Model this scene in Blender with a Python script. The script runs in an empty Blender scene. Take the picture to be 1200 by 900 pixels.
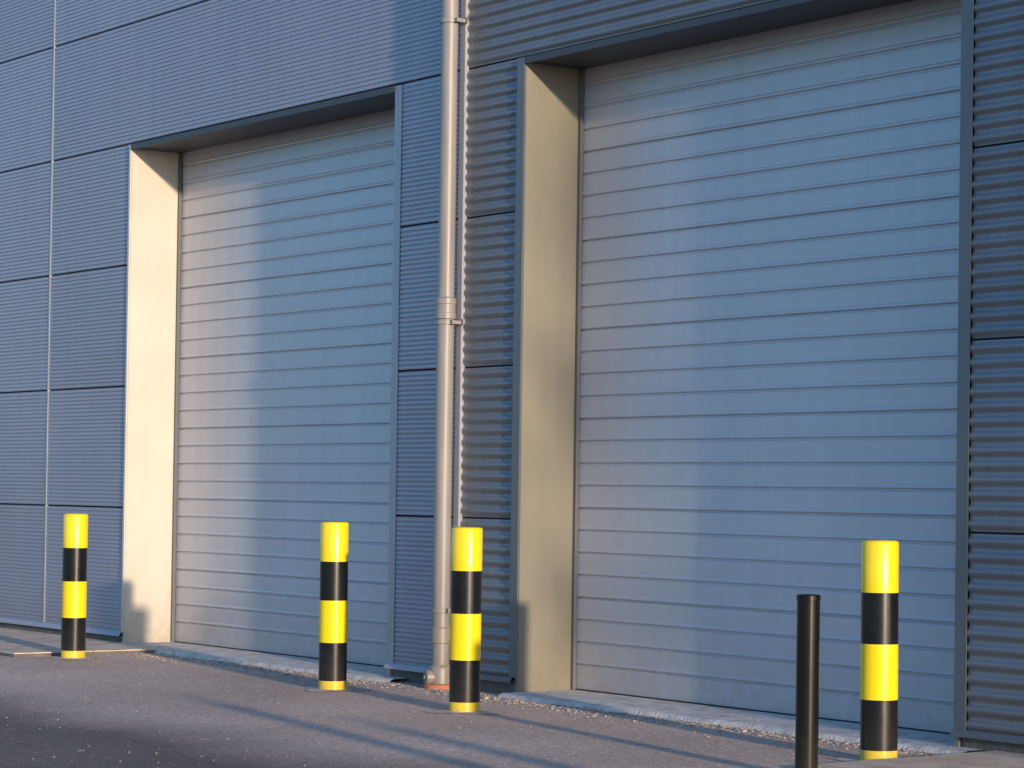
import bpy, bmesh, math, random
from mathutils import Matrix, Vector
random.seed(7)
S = bpy.context.scene
COL = S.collection

# ---------------------------------------------------------------- materials
def new_mat(name):
    m = bpy.data.materials.new(name); m.use_nodes = True
    nt = m.node_tree
    return m, nt, nt.nodes["Principled BSDF"]

def N(nt, t, **kw):
    n = nt.nodes.new(t)
    for k, v in kw.items(): setattr(n, k, v)
    return n

def painted(name, col, rough=0.4, metal=0.0, var=0.12, scale=2.0, dirt=None, dirt_h=0.5, bump=0.0, bump_scale=40, spec=0.5, stretch=(1,1,1), bumpdist=0.01, streak=0.0, panels=0.0):
    m, nt, b = new_mat(name)
    tc = N(nt, 'ShaderNodeNewGeometry')
    mp = N(nt, 'ShaderNodeMapping'); mp.inputs['Scale'].default_value = stretch
    nt.links.new(tc.outputs['Position'], mp.inputs['Vector'])
    no = N(nt, 'ShaderNodeTexNoise'); no.inputs['Scale'].default_value = scale; no.inputs['Detail'].default_value = 3
    nt.links.new(mp.outputs[0], no.inputs['Vector'])
    ramp = N(nt, 'ShaderNodeValToRGB')
    ramp.color_ramp.elements[0].position = 0.3; ramp.color_ramp.elements[1].position = 0.7
    c0 = [c*(1-var) for c in col]; c1 = [min(1, c*(1+var)) for c in col]
    ramp.color_ramp.elements[0].color = (*c0, 1); ramp.color_ramp.elements[1].color = (*c1, 1)
    nt.links.new(no.outputs['Fac'], ramp.inputs[0])
    out = ramp.outputs[0]
    if panels > 0:   # each sheet comes from a slightly different batch
        ri = N(nt, 'ShaderNodeNewGeometry')
        pr = N(nt, 'ShaderNodeMapRange'); pr.inputs['To Min'].default_value = 1-panels; pr.inputs['To Max'].default_value = 1+panels
        nt.links.new(ri.outputs['Random Per Island'], pr.inputs['Value'])
        vp = N(nt, 'ShaderNodeVectorMath', operation='SCALE'); nt.links.new(out, vp.inputs[0]); nt.links.new(pr.outputs[0], vp.inputs['Scale']); out = vp.outputs[0]
    if streak > 0:   # faint vertical rain streaks
        ms = N(nt, 'ShaderNodeMapping'); ms.inputs['Scale'].default_value = (9, 9, 0.35)
        nt.links.new(tc.outputs['Position'], ms.inputs['Vector'])
        ns = N(nt, 'ShaderNodeTexNoise'); ns.inputs['Scale'].default_value = 1.0; ns.inputs['Detail'].default_value = 4
        nt.links.new(ms.outputs[0], ns.inputs['Vector'])
        sr = N(nt, 'ShaderNodeMapRange'); sr.inputs['From Min'].default_value = 0.3; sr.inputs['From Max'].default_value = 0.7
        sr.inputs['To Min'].default_value = 1-streak; sr.inputs['To Max'].default_value = 1+streak*0.6
        nt.links.new(ns.outputs['Fac'], sr.inputs['Value'])
        vs = N(nt, 'ShaderNodeVectorMath', operation='SCALE'); nt.links.new(out, vs.inputs[0]); nt.links.new(sr.outputs[0], vs.inputs['Scale']); out = vs.outputs[0]
    if dirt:
        sx = N(nt, 'ShaderNodeSeparateXYZ'); nt.links.new(tc.outputs['Position'], sx.inputs[0])
        mr = N(nt, 'ShaderNodeMapRange'); mr.inputs['From Min'].default_value = 0.0; mr.inputs['From Max'].default_value = dirt_h
        mr.inputs['To Min'].default_value = 1.0; mr.inputs['To Max'].default_value = 0.0
        nt.links.new(sx.outputs['Z'], mr.inputs['Value'])
        n2 = N(nt, 'ShaderNodeTexNoise'); n2.inputs['Scale'].default_value = 14; n2.inputs['Detail'].default_value = 3
        nt.links.new(tc.outputs['Position'], n2.inputs['Vector'])
        mu = N(nt, 'ShaderNodeMath', operation='MULTIPLY'); nt.links.new(mr.outputs[0], mu.inputs[0]); nt.links.new(n2.outputs['Fac'], mu.inputs[1])
        mx = N(nt, 'ShaderNodeMixRGB'); mx.inputs[2].default_value = (*dirt, 1)
        nt.links.new(mu.outputs[0], mx.inputs[0]); nt.links.new(out, mx.inputs[1]); out = mx.outputs[0]
    nt.links.new(out, b.inputs['Base Color'])
    b.inputs['Roughness'].default_value = rough; b.inputs['Metallic'].default_value = metal
    b.inputs['Specular IOR Level'].default_value = spec
    rr = N(nt, 'ShaderNodeMapRange'); rr.inputs['To Min'].default_value = rough*0.85; rr.inputs['To Max'].default_value = min(1, rough*1.2)
    nt.links.new(no.outputs['Fac'], rr.inputs['Value']); nt.links.new(rr.outputs[0], b.inputs['Roughness'])
    if bump > 0:
        n3 = N(nt, 'ShaderNodeTexNoise'); n3.inputs['Scale'].default_value = bump_scale; n3.inputs['Detail'].default_value = 2
        nt.links.new(tc.outputs['Position'], n3.inputs['Vector'])
        bp = N(nt, 'ShaderNodeBump'); bp.inputs['Strength'].default_value = bump; bp.inputs['Distance'].default_value = bumpdist
        nt.links.new(n3.outputs['Fac'], bp.inputs['Height']); nt.links.new(bp.outputs[0], b.inputs['Normal'])
    return m

M_fine   = painted('cladding_fine_blue_grey', (0.335, 0.335, 0.40), 0.38, 0.3, 0.05, 0.8, dirt=(0.25,0.21,0.19), dirt_h=0.4, bump=0.08, bump_scale=1.3, bumpdist=0.05, streak=0.05, panels=0.05)
M_coarse = painted('cladding_ribbed_slate', (0.17, 0.185, 0.205), 0.36, 0.3, 0.08, 1.0, dirt=(0.18,0.14,0.12), dirt_h=0.5, streak=0.08, panels=0.05)
M_door   = painted('door_paint_grey', (0.50, 0.495, 0.53), 0.34, 0.15, 0.04, 0.7, dirt=(0.36,0.31,0.28), dirt_h=0.6, bump=0.08, bump_scale=1.6, bumpdist=0.04, streak=0.04)
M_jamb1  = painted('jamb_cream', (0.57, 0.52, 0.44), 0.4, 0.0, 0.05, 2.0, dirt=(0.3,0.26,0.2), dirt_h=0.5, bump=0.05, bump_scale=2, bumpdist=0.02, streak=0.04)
M_jamb2  = painted('jamb_olive_dimmed', (0.235, 0.215, 0.165), 0.42, 0.0, 0.06, 2.0, dirt=(0.17,0.145,0.11), dirt_h=0.7, bump=0.05, bump_scale=2, bumpdist=0.02, streak=0.06)  # weaker sun on this jamb is partly put into its darker colour
M_trimL  = painted('trim_blue_grey', (0.36, 0.36, 0.39), 0.4, 0.2, 0.05)
M_trimD  = painted('trim_slate', (0.13, 0.14, 0.15), 0.4, 0.2, 0.05)
M_guide  = painted('guide_grey', (0.12, 0.12, 0.12), 0.5, 0.0, 0.05)
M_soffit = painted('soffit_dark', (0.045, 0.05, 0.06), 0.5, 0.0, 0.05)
M_dark   = painted('joint_dark', (0.02, 0.022, 0.026), 0.8)
M_plinth = painted('plinth_concrete', (0.12, 0.11, 0.10), 0.9, 0, 0.3, 6, bump=0.6, bump_scale=30)
M_roof   = painted('roof_sheet', (0.25, 0.26, 0.28), 0.6)
M_pipe   = painted('pipe_grey_plastic', (0.25, 0.228, 0.215), 0.42, 0.0, 0.12, 3, dirt=(0.16,0.13,0.1), dirt_h=1.2, stretch=(6,6,0.8))
M_terra  = painted('terracotta', (0.42, 0.13, 0.06), 0.7, 0, 0.2, 20)
M_yellow = painted('bollard_yellow', (0.88, 0.64, 0.006), 0.26, 0, 0.04, 5, dirt=(0.35,0.25,0.1), dirt_h=0.3, bump=0.06, bump_scale=9, bumpdist=0.01)
M_black  = painted('bollard_black', (0.008, 0.008, 0.009), 0.28, 0, 0.2, 5, dirt=(0.04,0.032,0.028), dirt_h=0.3, spec=0.35, bump=0.06, bump_scale=9, bumpdist=0.01)
M_post   = painted('post_black', (0.007, 0.007, 0.007), 0.25, 0, 0.2, 5, dirt=(0.04,0.032,0.028), dirt_h=0.3, spec=0.3)
M_conc   = painted('concrete_light', (0.56, 0.51, 0.46), 0.9, 0, 0.25, 9, bump=0.8, bump_scale=45)
M_pave   = painted('paving_concrete', (0.60, 0.46, 0.34), 0.9, 0, 0.2, 7, bump=0.6, bump_scale=60)
M_stone  = painted('gravel_stone', (0.32, 0.27, 0.235), 0.9, 0, 0.5, 11)
M_foot   = painted('footing_concrete', (0.54, 0.43, 0.35), 0.95, 0, 0.3, 12, bump=0.8, bump_scale=60)
M_leaf   = painted('leaf', (0.06, 0.10, 0.03), 0.6, 0, 0.4, 3)
M_bark   = painted('bark', (0.12, 0.09, 0.07), 0.9, 0, 0.3, 12, bump=0.8, bump_scale=30)

def asphalt():
    m, nt, b = new_mat('asphalt')
    g = N(nt, 'ShaderNodeNewGeometry'); P = g.outputs['Position']
    big = N(nt, 'ShaderNodeTexNoise'); big.inputs['Scale'].default_value = 0.55; big.inputs['Detail'].default_value = 6; big.inputs['Roughness'].default_value = 0.6
    nt.links.new(P, big.inputs['Vector'])
    agg = N(nt, 'ShaderNodeTexVoronoi'); agg.inputs['Scale'].default_value = 110
    nt.links.new(P, agg.inputs['Vector'])
    fine = N(nt, 'ShaderNodeTexNoise'); fine.inputs['Scale'].default_value = 20; fine.inputs['Detail'].default_value = 5; fine.inputs['Roughness'].default_value = 0.75
    nt.links.new(P, fine.inputs['Vector'])
    r1 = N(nt, 'ShaderNodeValToRGB'); e = r1.color_ramp.elements
    e[0].position = 0.32; e[0].color = (0.53, 0.375, 0.285, 1); e[1].position = 0.68; e[1].color = (0.72, 0.52, 0.40, 1)
    nt.links.new(big.outputs['Fac'], r1.inputs[0])
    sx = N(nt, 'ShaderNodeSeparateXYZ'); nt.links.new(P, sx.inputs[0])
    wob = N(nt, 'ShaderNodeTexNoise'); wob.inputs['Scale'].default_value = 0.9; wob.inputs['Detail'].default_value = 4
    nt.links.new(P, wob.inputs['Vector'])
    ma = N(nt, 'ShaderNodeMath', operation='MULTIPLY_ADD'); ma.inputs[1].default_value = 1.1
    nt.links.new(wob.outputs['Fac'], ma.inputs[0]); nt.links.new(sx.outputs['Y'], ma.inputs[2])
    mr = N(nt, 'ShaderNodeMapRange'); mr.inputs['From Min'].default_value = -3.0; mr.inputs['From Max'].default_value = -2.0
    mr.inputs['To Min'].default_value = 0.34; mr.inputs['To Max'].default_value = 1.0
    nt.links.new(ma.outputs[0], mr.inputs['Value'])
    sp = N(nt, 'ShaderNodeMapRange'); sp.inputs['To Min'].default_value = 0.6; sp.inputs['To Max'].default_value = 1.35
    nt.links.new(agg.outputs['Color'], sp.inputs['Value'])
    fn = N(nt, 'ShaderNodeMapRange'); fn.inputs['From Min'].default_value = 0.3; fn.inputs['From Max'].default_value = 0.7; fn.inputs['To Min'].default_value = 0.7; fn.inputs['To Max'].default_value = 1.25
    nt.links.new(fine.outputs['Fac'], fn.inputs['Value'])
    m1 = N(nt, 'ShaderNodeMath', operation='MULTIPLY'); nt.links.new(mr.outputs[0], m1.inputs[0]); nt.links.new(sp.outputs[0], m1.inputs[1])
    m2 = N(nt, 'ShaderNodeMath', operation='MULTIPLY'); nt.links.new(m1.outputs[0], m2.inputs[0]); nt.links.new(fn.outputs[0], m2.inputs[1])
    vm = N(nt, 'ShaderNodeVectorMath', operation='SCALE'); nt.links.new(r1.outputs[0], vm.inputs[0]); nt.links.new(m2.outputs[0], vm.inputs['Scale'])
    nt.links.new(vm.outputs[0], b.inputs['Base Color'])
    b.inputs['Roughness'].default_value = 0.9; b.inputs['Specular IOR Level'].default_value = 0.25
    ad = N(nt, 'ShaderNodeMath', operation='ADD'); nt.links.new(agg.outputs['Distance'], ad.inputs[0]); nt.links.new(fine.outputs['Fac'], ad.inputs[1])
    bp = N(nt, 'ShaderNodeBump'); bp.inputs['Strength'].default_value = 0.5; bp.inputs['Distance'].default_value = 0.004
    nt.links.new(ad.outputs[0], bp.inputs['Height']); nt.links.new(bp.outputs[0], b.inputs['Normal'])
    return m
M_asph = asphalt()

# ---------------------------------------------------------------- mesh helpers
def obj_from(name, verts, faces, mats, fmats=None, parent=None, smooth=False):
    me = bpy.data.meshes.new(name); me.from_pydata(verts, [], faces)
    for m in mats: me.materials.append(m)
    if fmats:
        for p, i in zip(me.polygons, fmats): p.material_index = i
    if smooth:
        for p in me.polygons: p.use_smooth = True
    me.update()
    o = bpy.data.objects.new(name, me); COL.objects.link(o)
    if parent: o.parent = parent
    return o

class MB:
    """mesh builder"""
    def __init__(s): s.v = []; s.f = []; s.m = []
    def box(s, x0, x1, y0, y1, z0, z1, mi=0):
        b = len(s.v)
        s.v += [(x0,y0,z0),(x1,y0,z0),(x1,y1,z0),(x0,y1,z0),(x0,y0,z1),(x1,y0,z1),(x1,y1,z1),(x0,y1,z1)]
        for f in ((0,3,2,1),(4,5,6,7),(0,1,5,4),(1,2,6,5),(2,3,7,6),(3,0,4,7)):
            s.f.append(tuple(b+i for i in f)); s.m.append(mi)
    def extr(s, prof, x0, x1, mi=0):
        b = len(s.v)
        for y, z in prof: s.v += [(x0,y,z),(x1,y,z)]
        for i in range(len(prof)-1):
            a = b+2*i; s.f.append((a, a+1, a+3, a+2)); s.m.append(mi)
    def lathe(s, cx, cy, prof, n=48, mi=0, cap=True):
        b = len(s.v)
        for r, z in prof:
            for i in range(n):
                t = 2*math.pi*i/n; s.v.append((cx+r*math.cos(t), cy+r*math.sin(t), z))
        for k in range(len(prof)-1):
            for i in range(n):
                j = (i+1) % n
                s.f.append((b+k*n+i, b+k*n+j, b+(k+1)*n+j, b+(k+1)*n+i)); s.m.append(mi if not callable(mi) else mi(k))
        if cap:
            k = len(prof)-1
            s.f.append(tuple(b+k*n+i for i in range(n))); s.m.append(mi if not callable(mi) else mi(k-1))
    def tube(s, p0, p1, r0, r1, n=8, mi=0):
        b = len(s.v); d = (p1-p0).normalized(); u = d.orthogonal().normalized(); w = d.cross(u)
        for p, r in ((p0, r0), (p1, r1)):
            for i in range(n):
                a = 2*math.pi*i/n; s.v.append(tuple(p+u*(r*math.cos(a))+w*(r*math.sin(a))))
        for i in range(n):
            j = (i+1) % n; s.f.append((b+i, b+j, b+n+j, b+n+i)); s.m.append(mi)
    def make(s, name, mats, parent=None, smooth=False, bevel=0, auto=None):
        o = obj_from(name, s.v, s.f, mats, s.m, parent, smooth)
        if bevel:
            md = o.modifiers.new('bevel', 'BEVEL'); md.width = bevel; md.segments = 2; md.limit_method = 'ANGLE'
        if auto is not None:
            for p in o.data.polygons: p.use_smooth = True
            es = o.modifiers.new('split', 'EDGE_SPLIT'); es.split_angle = math.radians(auto)
        return o

def empty(name, loc=(0,0,0)):
    e = bpy.data.objects.new(name, None); e.location = loc; COL.objects.link(e); return e

# ---------------------------------------------------------------- ground
g = MB(); R = 400
g.v = [(-R,-R,0),(R,-R,0),(R,R,0),(-R,R,0)]; g.f = [(0,1,2,3)]; g.m = [0]
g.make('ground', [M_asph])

# ---------------------------------------------------------------- building
B = empty('warehouse_building', (-13.5, 0, 0))
def bmake(mb, name, mats, **kw):
    o = mb.make(name, mats, **kw); o.parent = B; o.matrix_parent_inverse = Matrix.Translation(-Vector(B.location)); return o

XL, XR = -34.0, 4.0
D1 = (-18.25, -14.34); D2 = (-12.82, -9.005)
HZ = 4.10; REC = 0.46; TOP = 7.14
JX = -13.515
GAP = 0.012

def fine_prof(z0, z1):
    p = [(0.03, z0)]; n = round((z1-z0)*30); h = (z1-z0)/n
    for i in range(n):
        a = z0+i*h
        p += [(0.004, a+0.001), (0.0, a+h*0.22), (0.0, a+h*0.72), (0.0048, a+h*0.86)]
    p += [(0.004, z1), (0.03, z1)]
    return p
def coarse_prof(z0, z1):
    p = []; n = max(1, round((z1-z0)*13)); h = (z1-z0)/n; k = 10
    for i in range(n*k+1):
        a = i/k
        c = 0.5-0.5*math.cos(2*math.pi*a)
        c = c*c*(3-2*c)
        p.append((0.014*(1-c), z0+a*h))
    return p

rows = [(0.10, 1.14)] + [(1.14+k, 2.14+k) for k in range(6)]
fine = MB(); coarse = MB()
def row_segments(z0):
    low = z0 < 4.0
    L = [(XL, -25.75), (-25.72, -19.757)]
    L += [(-19.723, D1[0]-0.03), (D1[1]+0.085, JX-0.03)] if low else [(-19.723, JX-0.03)]
    Rr = [(JX+0.029, D2[0]-0.081), (D2[1]+0.084, -2.9)] if low else [(JX+0.029, -2.9)]
    Rr += [(-2.87, XR)]
    return L, Rr
for z0, z1 in rows:
    L, Rr = row_segments(z0)
    for a, b in L: fine.extr(fine_prof(z0+GAP/2, z1-GAP/2), a, b)
    for a, b in Rr: coarse.extr(coarse_prof(z0+GAP/2, z1-GAP/2), a, b)
bmake(fine, 'cladding_fine', [M_fine])
bmake(coarse, 'cladding_ribbed', [M_coarse], smooth=True)

core = MB()
for a, b in ((XL, D1[0]-0.035), (D1[1]+0.035, D2[0]-0.035), (D2[1]+0.035, XR)):
    core.box(a, b, 0.028, 0.9, 0.0, HZ+0.03)
core.box(XL, XR, 0.0285, 0.9, HZ+0.03, TOP-0.01)
bmake(core, 'wall_core', [M_dark])
shell = MB()
shell.box(XL, XR, 0.9, 22, 0, TOP-0.05)
bmake(shell, 'building_shell', [M_roof])
cap = MB(); cap.box(XL-0.03, XR+0.03, -0.03, 0.3, TOP, TOP+0.12)
bmake(cap, 'parapet_capping', [M_trimL], bevel=0.005)

pl = MB()
for a, b in ((XL, D1[0]-0.05), (D1[1]+0.04, D2[0]-0.045), (D2[1]+0.045, XR)):
    pl.box(a, b, 0.012, 0.0275, 0.0, 0.098)
bmake(pl, 'plinth', [M_plinth])

fl = MB()
def drip(a, b, mi):
    fl.extr([(0.012,0.088),(-0.028,0.082),(-0.028,0.094),(-0.004,0.118),(0.02,0.118)], a, b, mi)
drip(XL, D1[0]-0.028, 0); drip(D1[1]-0.002, JX-0.035, 0)
drip(JX+0.035, D2[0]-0.045, 1); drip(D2[1]-0.002, XR, 1)
bmake(fl, 'drip_flashing', [M_trimL, M_trimD])

vt = MB()
vt.box(-19.752, -19.728, -0.004, 0.02, 0.12, TOP-0.002, 0)
vt.box(-25.747, -25.723, -0.004, 0.02, 0.12, TOP-0.002, 0)
vt.box(-2.897, -2.873, -0.004, 0.02, 0.12, TOP-0.002, 1)
vt.box(JX-0.028, JX+0.028, -0.016, 0.02, 0.12, TOP-0.002, 0)
bmake(vt, 'joint_trim', [M_trimL, M_trimD])

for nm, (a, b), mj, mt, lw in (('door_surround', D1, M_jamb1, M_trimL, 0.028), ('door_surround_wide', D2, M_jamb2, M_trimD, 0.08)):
    t = MB()
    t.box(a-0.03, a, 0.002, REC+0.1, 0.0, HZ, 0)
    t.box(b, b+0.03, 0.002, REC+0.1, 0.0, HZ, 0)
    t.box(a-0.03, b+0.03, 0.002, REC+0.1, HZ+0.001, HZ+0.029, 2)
    t.box(a-lw, a-0.001, -0.014, 0.0, 0.119, HZ+0.03, 0 if lw < 0.05 else 1)
    t.box(b+0.001, b+0.083, -0.006, 0.0, 0.119, HZ+0.03, 1)
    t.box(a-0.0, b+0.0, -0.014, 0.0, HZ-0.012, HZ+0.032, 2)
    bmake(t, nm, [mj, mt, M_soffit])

def door(name, a, b):
    mb = MB(); pitch = 0.146; z = 0.045; y = REC; prof = [(y+0.03, 0.03), (y, 0.034)]
    i = 0
    while z < HZ+0.1:
        if i:
            d = 0.016 if i % 4 == 0 else 0.011
            prof += [(y+0.0, z-0.011), (y+0.003, z-0.007), (y+d, z-0.004), (y+d, z+0.004), (y+0.002, z+0.0075), (y-0.003, z+0.012), (y-0.003, z+0.022), (y, z+0.03)]
        z += pitch; i += 1
    prof += [(y, HZ+0.12)]
    mb.extr(prof, a+0.002, b-0.002)
    bmake(mb, name, [M_door])
    t = MB()
    t.box(a+0.0, a+0.03, REC-0.03, REC-0.004, 0.02, HZ)
    t.box(b-0.03, b-0.0, REC-0.03, REC-0.004, 0.02, HZ)
    bmake(t, name+'_guide_rail', [M_guide], bevel=0.002)
    s = MB(); s.box(a+0.036, b-0.036, REC-0.012, REC+0.03, 0.018, 0.036)
    bmake(s, name+'_bottom_seal', [M_dark])
door('sectional_door', *D1); door('sectional_door_wide', *D2)

def threshold(name, a, b):
    n = int((b-a)/0.05); v = []; f = []
    ph = random.uniform(0, 6)
    for i in range(n+1):
        x = a+(b-a)*i/n
        yf = -0.13+0.012*math.sin(x*2.3+ph)+0.008*math.sin(x*7.1)+random.uniform(-0.006, 0.006)
        v += [(x, yf-0.03, -0.006), (x, yf-0.01, 0.022+0.003*math.sin(x*5)), (x, yf+0.02, 0.027), (x, REC+0.4, 0.028)]
    for i in range(n):
        for k in range(3):
            q = 4*i+k; f.append((q, q+4, q+5, q+1))
    o = obj_from(name, v, f, [M_conc], smooth=True); o.parent = B; o.matrix_parent_inverse = Matrix.Translation(-Vector(B.location))
threshold('threshold', D1[0]+0.001, D1[1]+0.25); threshold('threshold_wide', D2[0]+0.001, D2[1]+0.2)

# ---------------------------------------------------------------- pavement ends
def pavement(name, x0, x1, y0, y1):
    t = MB()
    n = max(1, int((x1-x0)/0.9)); w = (x1-x0)/n
    t.box(x0, x1, y0, y1, -0.05, 0.024, 1)
    for i in range(n):
        for (ya, yb) in ((y0+0.006, (y0+y1)/2-0.004), ((y0+y1)/2+0.004, y1)):
            t.box(x0+i*w+0.004, x0+(i+1)*w-0.004, ya, yb, 0.0, 0.032, 0)
    t.make(name, [M_pave, M_plinth], bevel=0.004)
pavement('pavement', XL, -17.45, -1.35, 0.008)
pavement('pavement', -8.72, XR, -1.35, 0.008)

# ---------------------------------------------------------------- drainpipe
px, py = -13.57, -0.085
P = empty('drainpipe', (px, py, 0))
t = MB()
t.lathe(px, py, [(0.058,0.05),(0.058,2.50)], 40)
t.lathe(px, py, [(0.058,2.46),(0.070,2.465),(0.070,2.50),(0.066,2.505),(0.066,2.56),(0.070,2.565),(0.070,2.60),(0.056,2.61),(0.056,TOP-0.1)], 40)
t.lathe(px, py, [(0.058,0.30),(0.066,0.305),(0.066,0.40),(0.058,0.41)], 40, cap=False)
t.lathe(px, py, [(0.074,0.03),(0.074,0.13),(0.068,0.15),(0.058,0.16)], 40, cap=False)
def pm(mb, nm, mats, **k):
    o = mb.make(nm, mats, **k); o.parent = P; o.matrix_parent_inverse = Matrix.Translation(-Vector(P.location))
pm(t, 'pipe', [M_pipe], auto=35)
t = MB()
for z in (0.52, 2.44, 4.46, 6.4):
    t.lathe(px, py, [(0.064,z-0.015),(0.066,z-0.013),(0.066,z+0.013),(0.064,z+0.015)], 32, cap=False)
    t.box(px+0.05, px+0.10, py-0.012, py+0.006, z-0.014, z+0.014)
    t.box(px+0.075, px+0.09, py+0.006, -0.016, z-0.012, z+0.012)
    t.box(px+0.05, px+0.115, -0.021, -0.0165, z-0.022, z+0.022)
pm(t, 'bracket', [M_pipe], bevel=0.0015)
t = MB()
n = 28
axis = Vector((-0.35, -0.94, 0)).normalized(); side = Vector((-axis.y, axis.x, 0)); c0 = Vector((px, py, 0.075))
for (r, d) in ((0.052,0.04),(0.052,0.098),(0.046,0.104),(0.020,0.104),(0.018,0.114),(0.0005,0.114)):
    for i in range(n):
        a = 2*math.pi*i/n
        q = c0+axis*d+side*(r*math.cos(a))+Vector((0,0,r*math.sin(a))); t.v.append(tuple(q))
for k in range(5):
    for i in range(n):
        j = (i+1) % n; t.f.append((k*n+i, k*n+j, (k+1)*n+j, (k+1)*n+i)); t.m.append(0)
pm(t, 'access_cap', [M_pipe], auto=35)
t = MB(); t.lathe(px, py, [(0.115,0.0),(0.112,0.028),(0.095,0.034),(0.078,0.03),(0.075,0.0)], 40, cap=False)
pm(t, 'clay_gully_collar', [M_terra], auto=35)

# ---------------------------------------------------------------- bollards
def bollard(x, y, lean=(0,0), rot=0):
    e = empty('bollard', (x, y, 0)); r = 0.0925
    zs = [0.0, 0.061, 0.311, 0.587, 0.842, 1.088]; prof = []; mi = []
    for i in range(5):
        a, b = zs[i], zs[i+1]
        off = 0.0008 if i % 2 == 0 else 0.0
        prof += [(r+off, a+0.0002), (r+off, b-0.0002)]; mi += [0 if i % 2 == 0 else 1, 0 if i % 2 == 0 else 1]
    mi[-1] = 0
    prof += [(r-0.002, 1.095), (r-0.007, 1.099), (r-0.02, 1.102), (0.001, 1.104)]; mi += [0]*5
    t = MB(); t.lathe(0, 0, prof, 64, mi=lambda k: mi[k] if k < len(mi) else 0)
    o = t.make('post', [M_yellow, M_black], auto=40); o.parent = e
    sm = MB(); a = rot
    for i in range(5):
        rr = r+0.0016; n = 4
        b0 = len(sm.v)
        for k in range(n+1):
            an = a+k*0.03
            sm.v += [(rr*math.cos(an), rr*math.sin(an), zs[i]+0.002), (rr*math.cos(an), rr*math.sin(an), zs[i+1]-0.002)]
        for k in range(n):
            q = b0+2*k; sm.f.append((q, q+2, q+3, q+1)); sm.m.append(0 if i % 2 == 0 else 1)
    o = sm.make('tape_seam', [M_yellow, M_black]); o.parent = e
    f = MB(); n = 40; f.v = [(0,0,0.010)]
    for i in range(n):
        rr = 0.20+0.05*math.sin(3*i/n*6.28+x)+random.uniform(-0.02,0.02); f.v.append((rr*math.cos(i/n*6.283), rr*math.sin(i/n*6.283), 0.004))
    for i in range(n): f.f.append((0, 1+i, 1+(i+1) % n)); f.m.append(0)
    o = f.make('footing', [M_foot], smooth=True); o.parent = e
    e.rotation_euler = (math.radians(lean[0]), math.radians(lean[1]), 0)
    return e
bollard(-17.17, -0.99, (0, 0.2), 4.0)
bollard(-13.80, -0.786, (0.2, 0), 4.6)
bollard(-12.07, -0.95, (0, 0.15), 5.2)
bollard(-8.84, -0.71, (0, -0.4), 4.4)

def post(x, y, h, r=0.054):
    e = empty('black_metal_post', (x, y, 0)); t = MB()
    t.lathe(0, 0, [(r+0.004,0.0),(r+0.004,0.02),(r,0.024),(r,h-0.03),(r+0.0025,h-0.028),(r+0.0025,h-0.004),(r-0.002,h),(0.002,h+0.003)], 48)
    o = t.make('post', [M_post], auto=40); o.parent = e
    return e
post(-8.51, -1.51, 0.856)
# unseen posts added beyond the right edge to throw long shadows across the ground
post(-4.84, -3.44, 1.1, 0.07); post(-3.1, -3.35, 1.1, 0.07)

# ---------------------------------------------------------------- slender unseen tree, added right of the picture to shade the right-hand door
rnd = random.Random(3)
TX, TY = 13.0, -3.75
T = empty('added_shade_tree', (TX, TY, 0))
t = MB(); prev = Vector((0,0,0)); segs = 9
for i in range(segs):
    z1 = (i+1)*0.95; nx = Vector((rnd.uniform(-0.05,0.05), rnd.uniform(-0.04,0.04), z1))
    t.tube(prev, nx, 0.10*(1-i/(segs+1)), 0.10*(1-(i+1)/(segs+1)), 10); prev = nx
tips = []
for i in range(70):
    z = rnd.uniform(3.3, 8.3); a = rnd.uniform(0, 6.283); l = rnd.uniform(0.35, 0.72)*(1.0 if z < 7 else 0.55)
    p0 = Vector((0,0,z)); p1 = Vector((math.cos(a)*l, math.sin(a)*l, z+l*1.1))
    t.tube(p0, p1, 0.018, 0.006, 6); tips.append((p0, p1))
o = t.make('trunk_and_limbs', [M_bark], smooth=True); o.parent = T
t = MB()
for i in range(3000):
    p0, p1 = rnd.choice(tips); c = p0.lerp(p1, rnd.uniform(0.3, 1.12))+Vector([rnd.gauss(0,0.10) for _ in range(3)])
    u = Vector([rnd.gauss(0,1) for _ in range(3)]).normalized(); w = u.orthogonal().normalized(); s = rnd.uniform(0.03, 0.055)
    b0 = len(t.v); t.v += [tuple(c-u*s), tuple(c+w*s*0.6), tuple(c+u*s), tuple(c-w*s*0.6)]; t.f.append((b0,b0+1,b0+2,b0+3)); t.m.append(0)
o = t.make('leaves', [M_leaf]); o.parent = T

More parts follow.
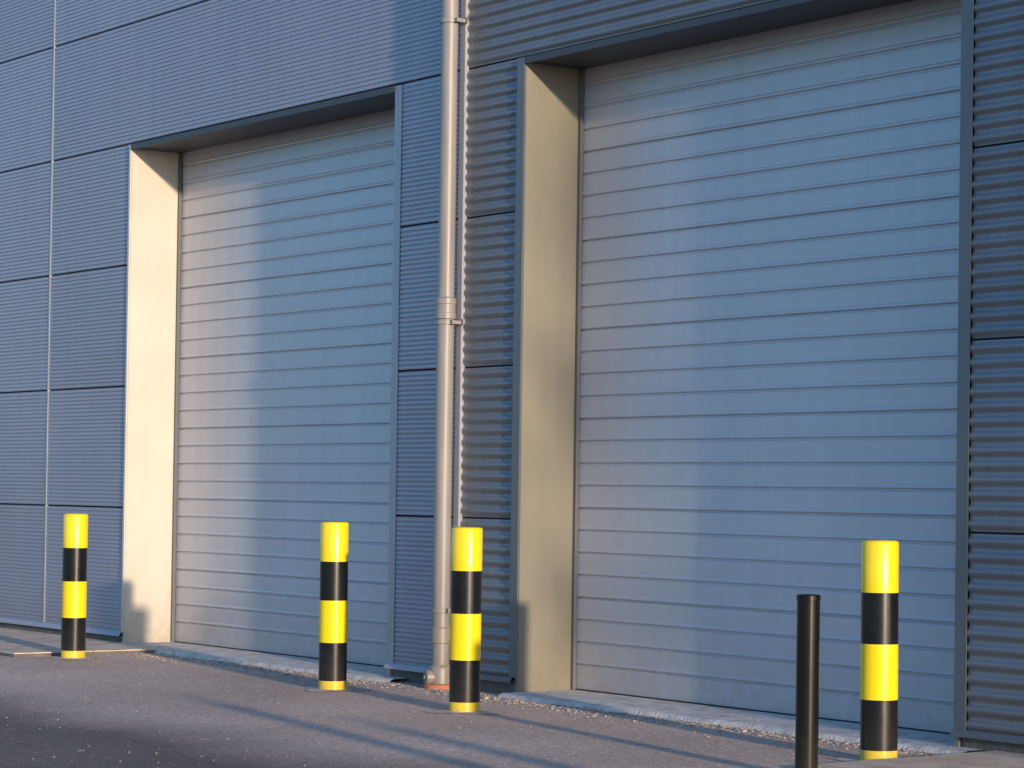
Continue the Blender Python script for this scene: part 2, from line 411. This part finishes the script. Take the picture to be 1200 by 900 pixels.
# ---------------------------------------------------------------- gravel
ico = bmesh.new(); bmesh.ops.create_icosphere(ico, subdivisions=1, radius=1.0)
iv = [v.co.copy() for v in ico.verts]; jf = [tuple(v.index for v in f.verts) for f in ico.faces]; ico.free()
gv = []; gf = []
def stone(x, y, s, zb=0.0):
    b = len(gv); r = Matrix.Rotation(random.uniform(0, 6.28), 3, 'Z') @ Matrix.Rotation(random.uniform(-0.5, 0.5), 3, 'X')
    sc = Vector((random.uniform(0.7,1.3), random.uniform(0.7,1.2), random.uniform(0.35,0.6)))
    for v in iv:
        q = Vector((v.x*sc.x, v.y*sc.y, v.z*sc.z))*s*random.uniform(0.8, 1.15); q = r @ q
        gv.append((x+q.x, y+q.y, zb+s*0.2+q.z))
    for f in jf: gf.append(tuple(b+i for i in f))
for _ in range(2600):
    x = random.uniform(-17.4, -8.8)
    y = -abs(random.gauss(0.0, 0.16))-0.03
    if y < -1: continue
    ind = (D1[0] < x < D1[1]+.25) or (D2[0] < x < D2[1]+.2)
    if ind: y -= 0.13
    stone(x, y, random.choice((0.004,0.005,0.006,0.008,0.008,0.011,0.013)))
for _ in range(1500):
    x = random.uniform(-17.4, -6); y = random.uniform(-4.5, -0.2)
    stone(x, y, random.choice((0.003,0.003,0.004,0.006)))
for _ in range(14):
    stone(random.uniform(-13.4, -9), -0.22-abs(random.gauss(0,0.06)), random.uniform(0.016,0.026))
obj_from('gravel', gv, gf, [M_stone])

# ---------------------------------------------------------------- light
sd = Vector((5.72, -1.0, 0.727)).normalized()
elev = math.asin(sd.z); az = math.atan2(sd.x, sd.y)
L = bpy.data.lights.new('sun', 'SUN'); L.energy = 5.0; L.angle = math.radians(1.1); L.color = (1.0, 0.79, 0.57)
lo = bpy.data.objects.new('sun', L); COL.objects.link(lo); lo.rotation_euler = sd.to_track_quat('Z', 'Y').to_euler()
W = bpy.data.worlds.new('World'); S.world = W; W.use_nodes = True
wn = W.node_tree; bg = wn.nodes['Background']
sky = wn.nodes.new('ShaderNodeTexSky'); sky.sky_type = 'NISHITA'; sky.sun_disc = False
sky.sun_elevation = elev; sky.sun_rotation = az; sky.air_density = 1.0; sky.dust_density = 0.5; sky.ozone_density = 4.5
wn.links.new(sky.outputs[0], bg.inputs[0]); bg.inputs[1].default_value = 0.40

S.view_settings.view_transform = 'Standard'; S.view_settings.look = 'None'; S.view_settings.exposure = 0

# ---------------------------------------------------------------- camera
cd = bpy.data.cameras.new('camera'); cam = bpy.data.objects.new('camera', cd); COL.objects.link(cam)
cd.sensor_width = 36; cd.lens = 87; cd.clip_end = 2000; cd.clip_start = 0.1
cd.shift_y = 0.0583
cam.matrix_world = Matrix.Translation((0, -9.52, 1.32)) @ Matrix.Rotation(math.radians(53.61), 4, 'Z') @ Matrix.Rotation(math.radians(91.1), 4, 'X') @ Matrix.Rotation(math.radians(0.82), 4, 'Z')
S.camera = cam
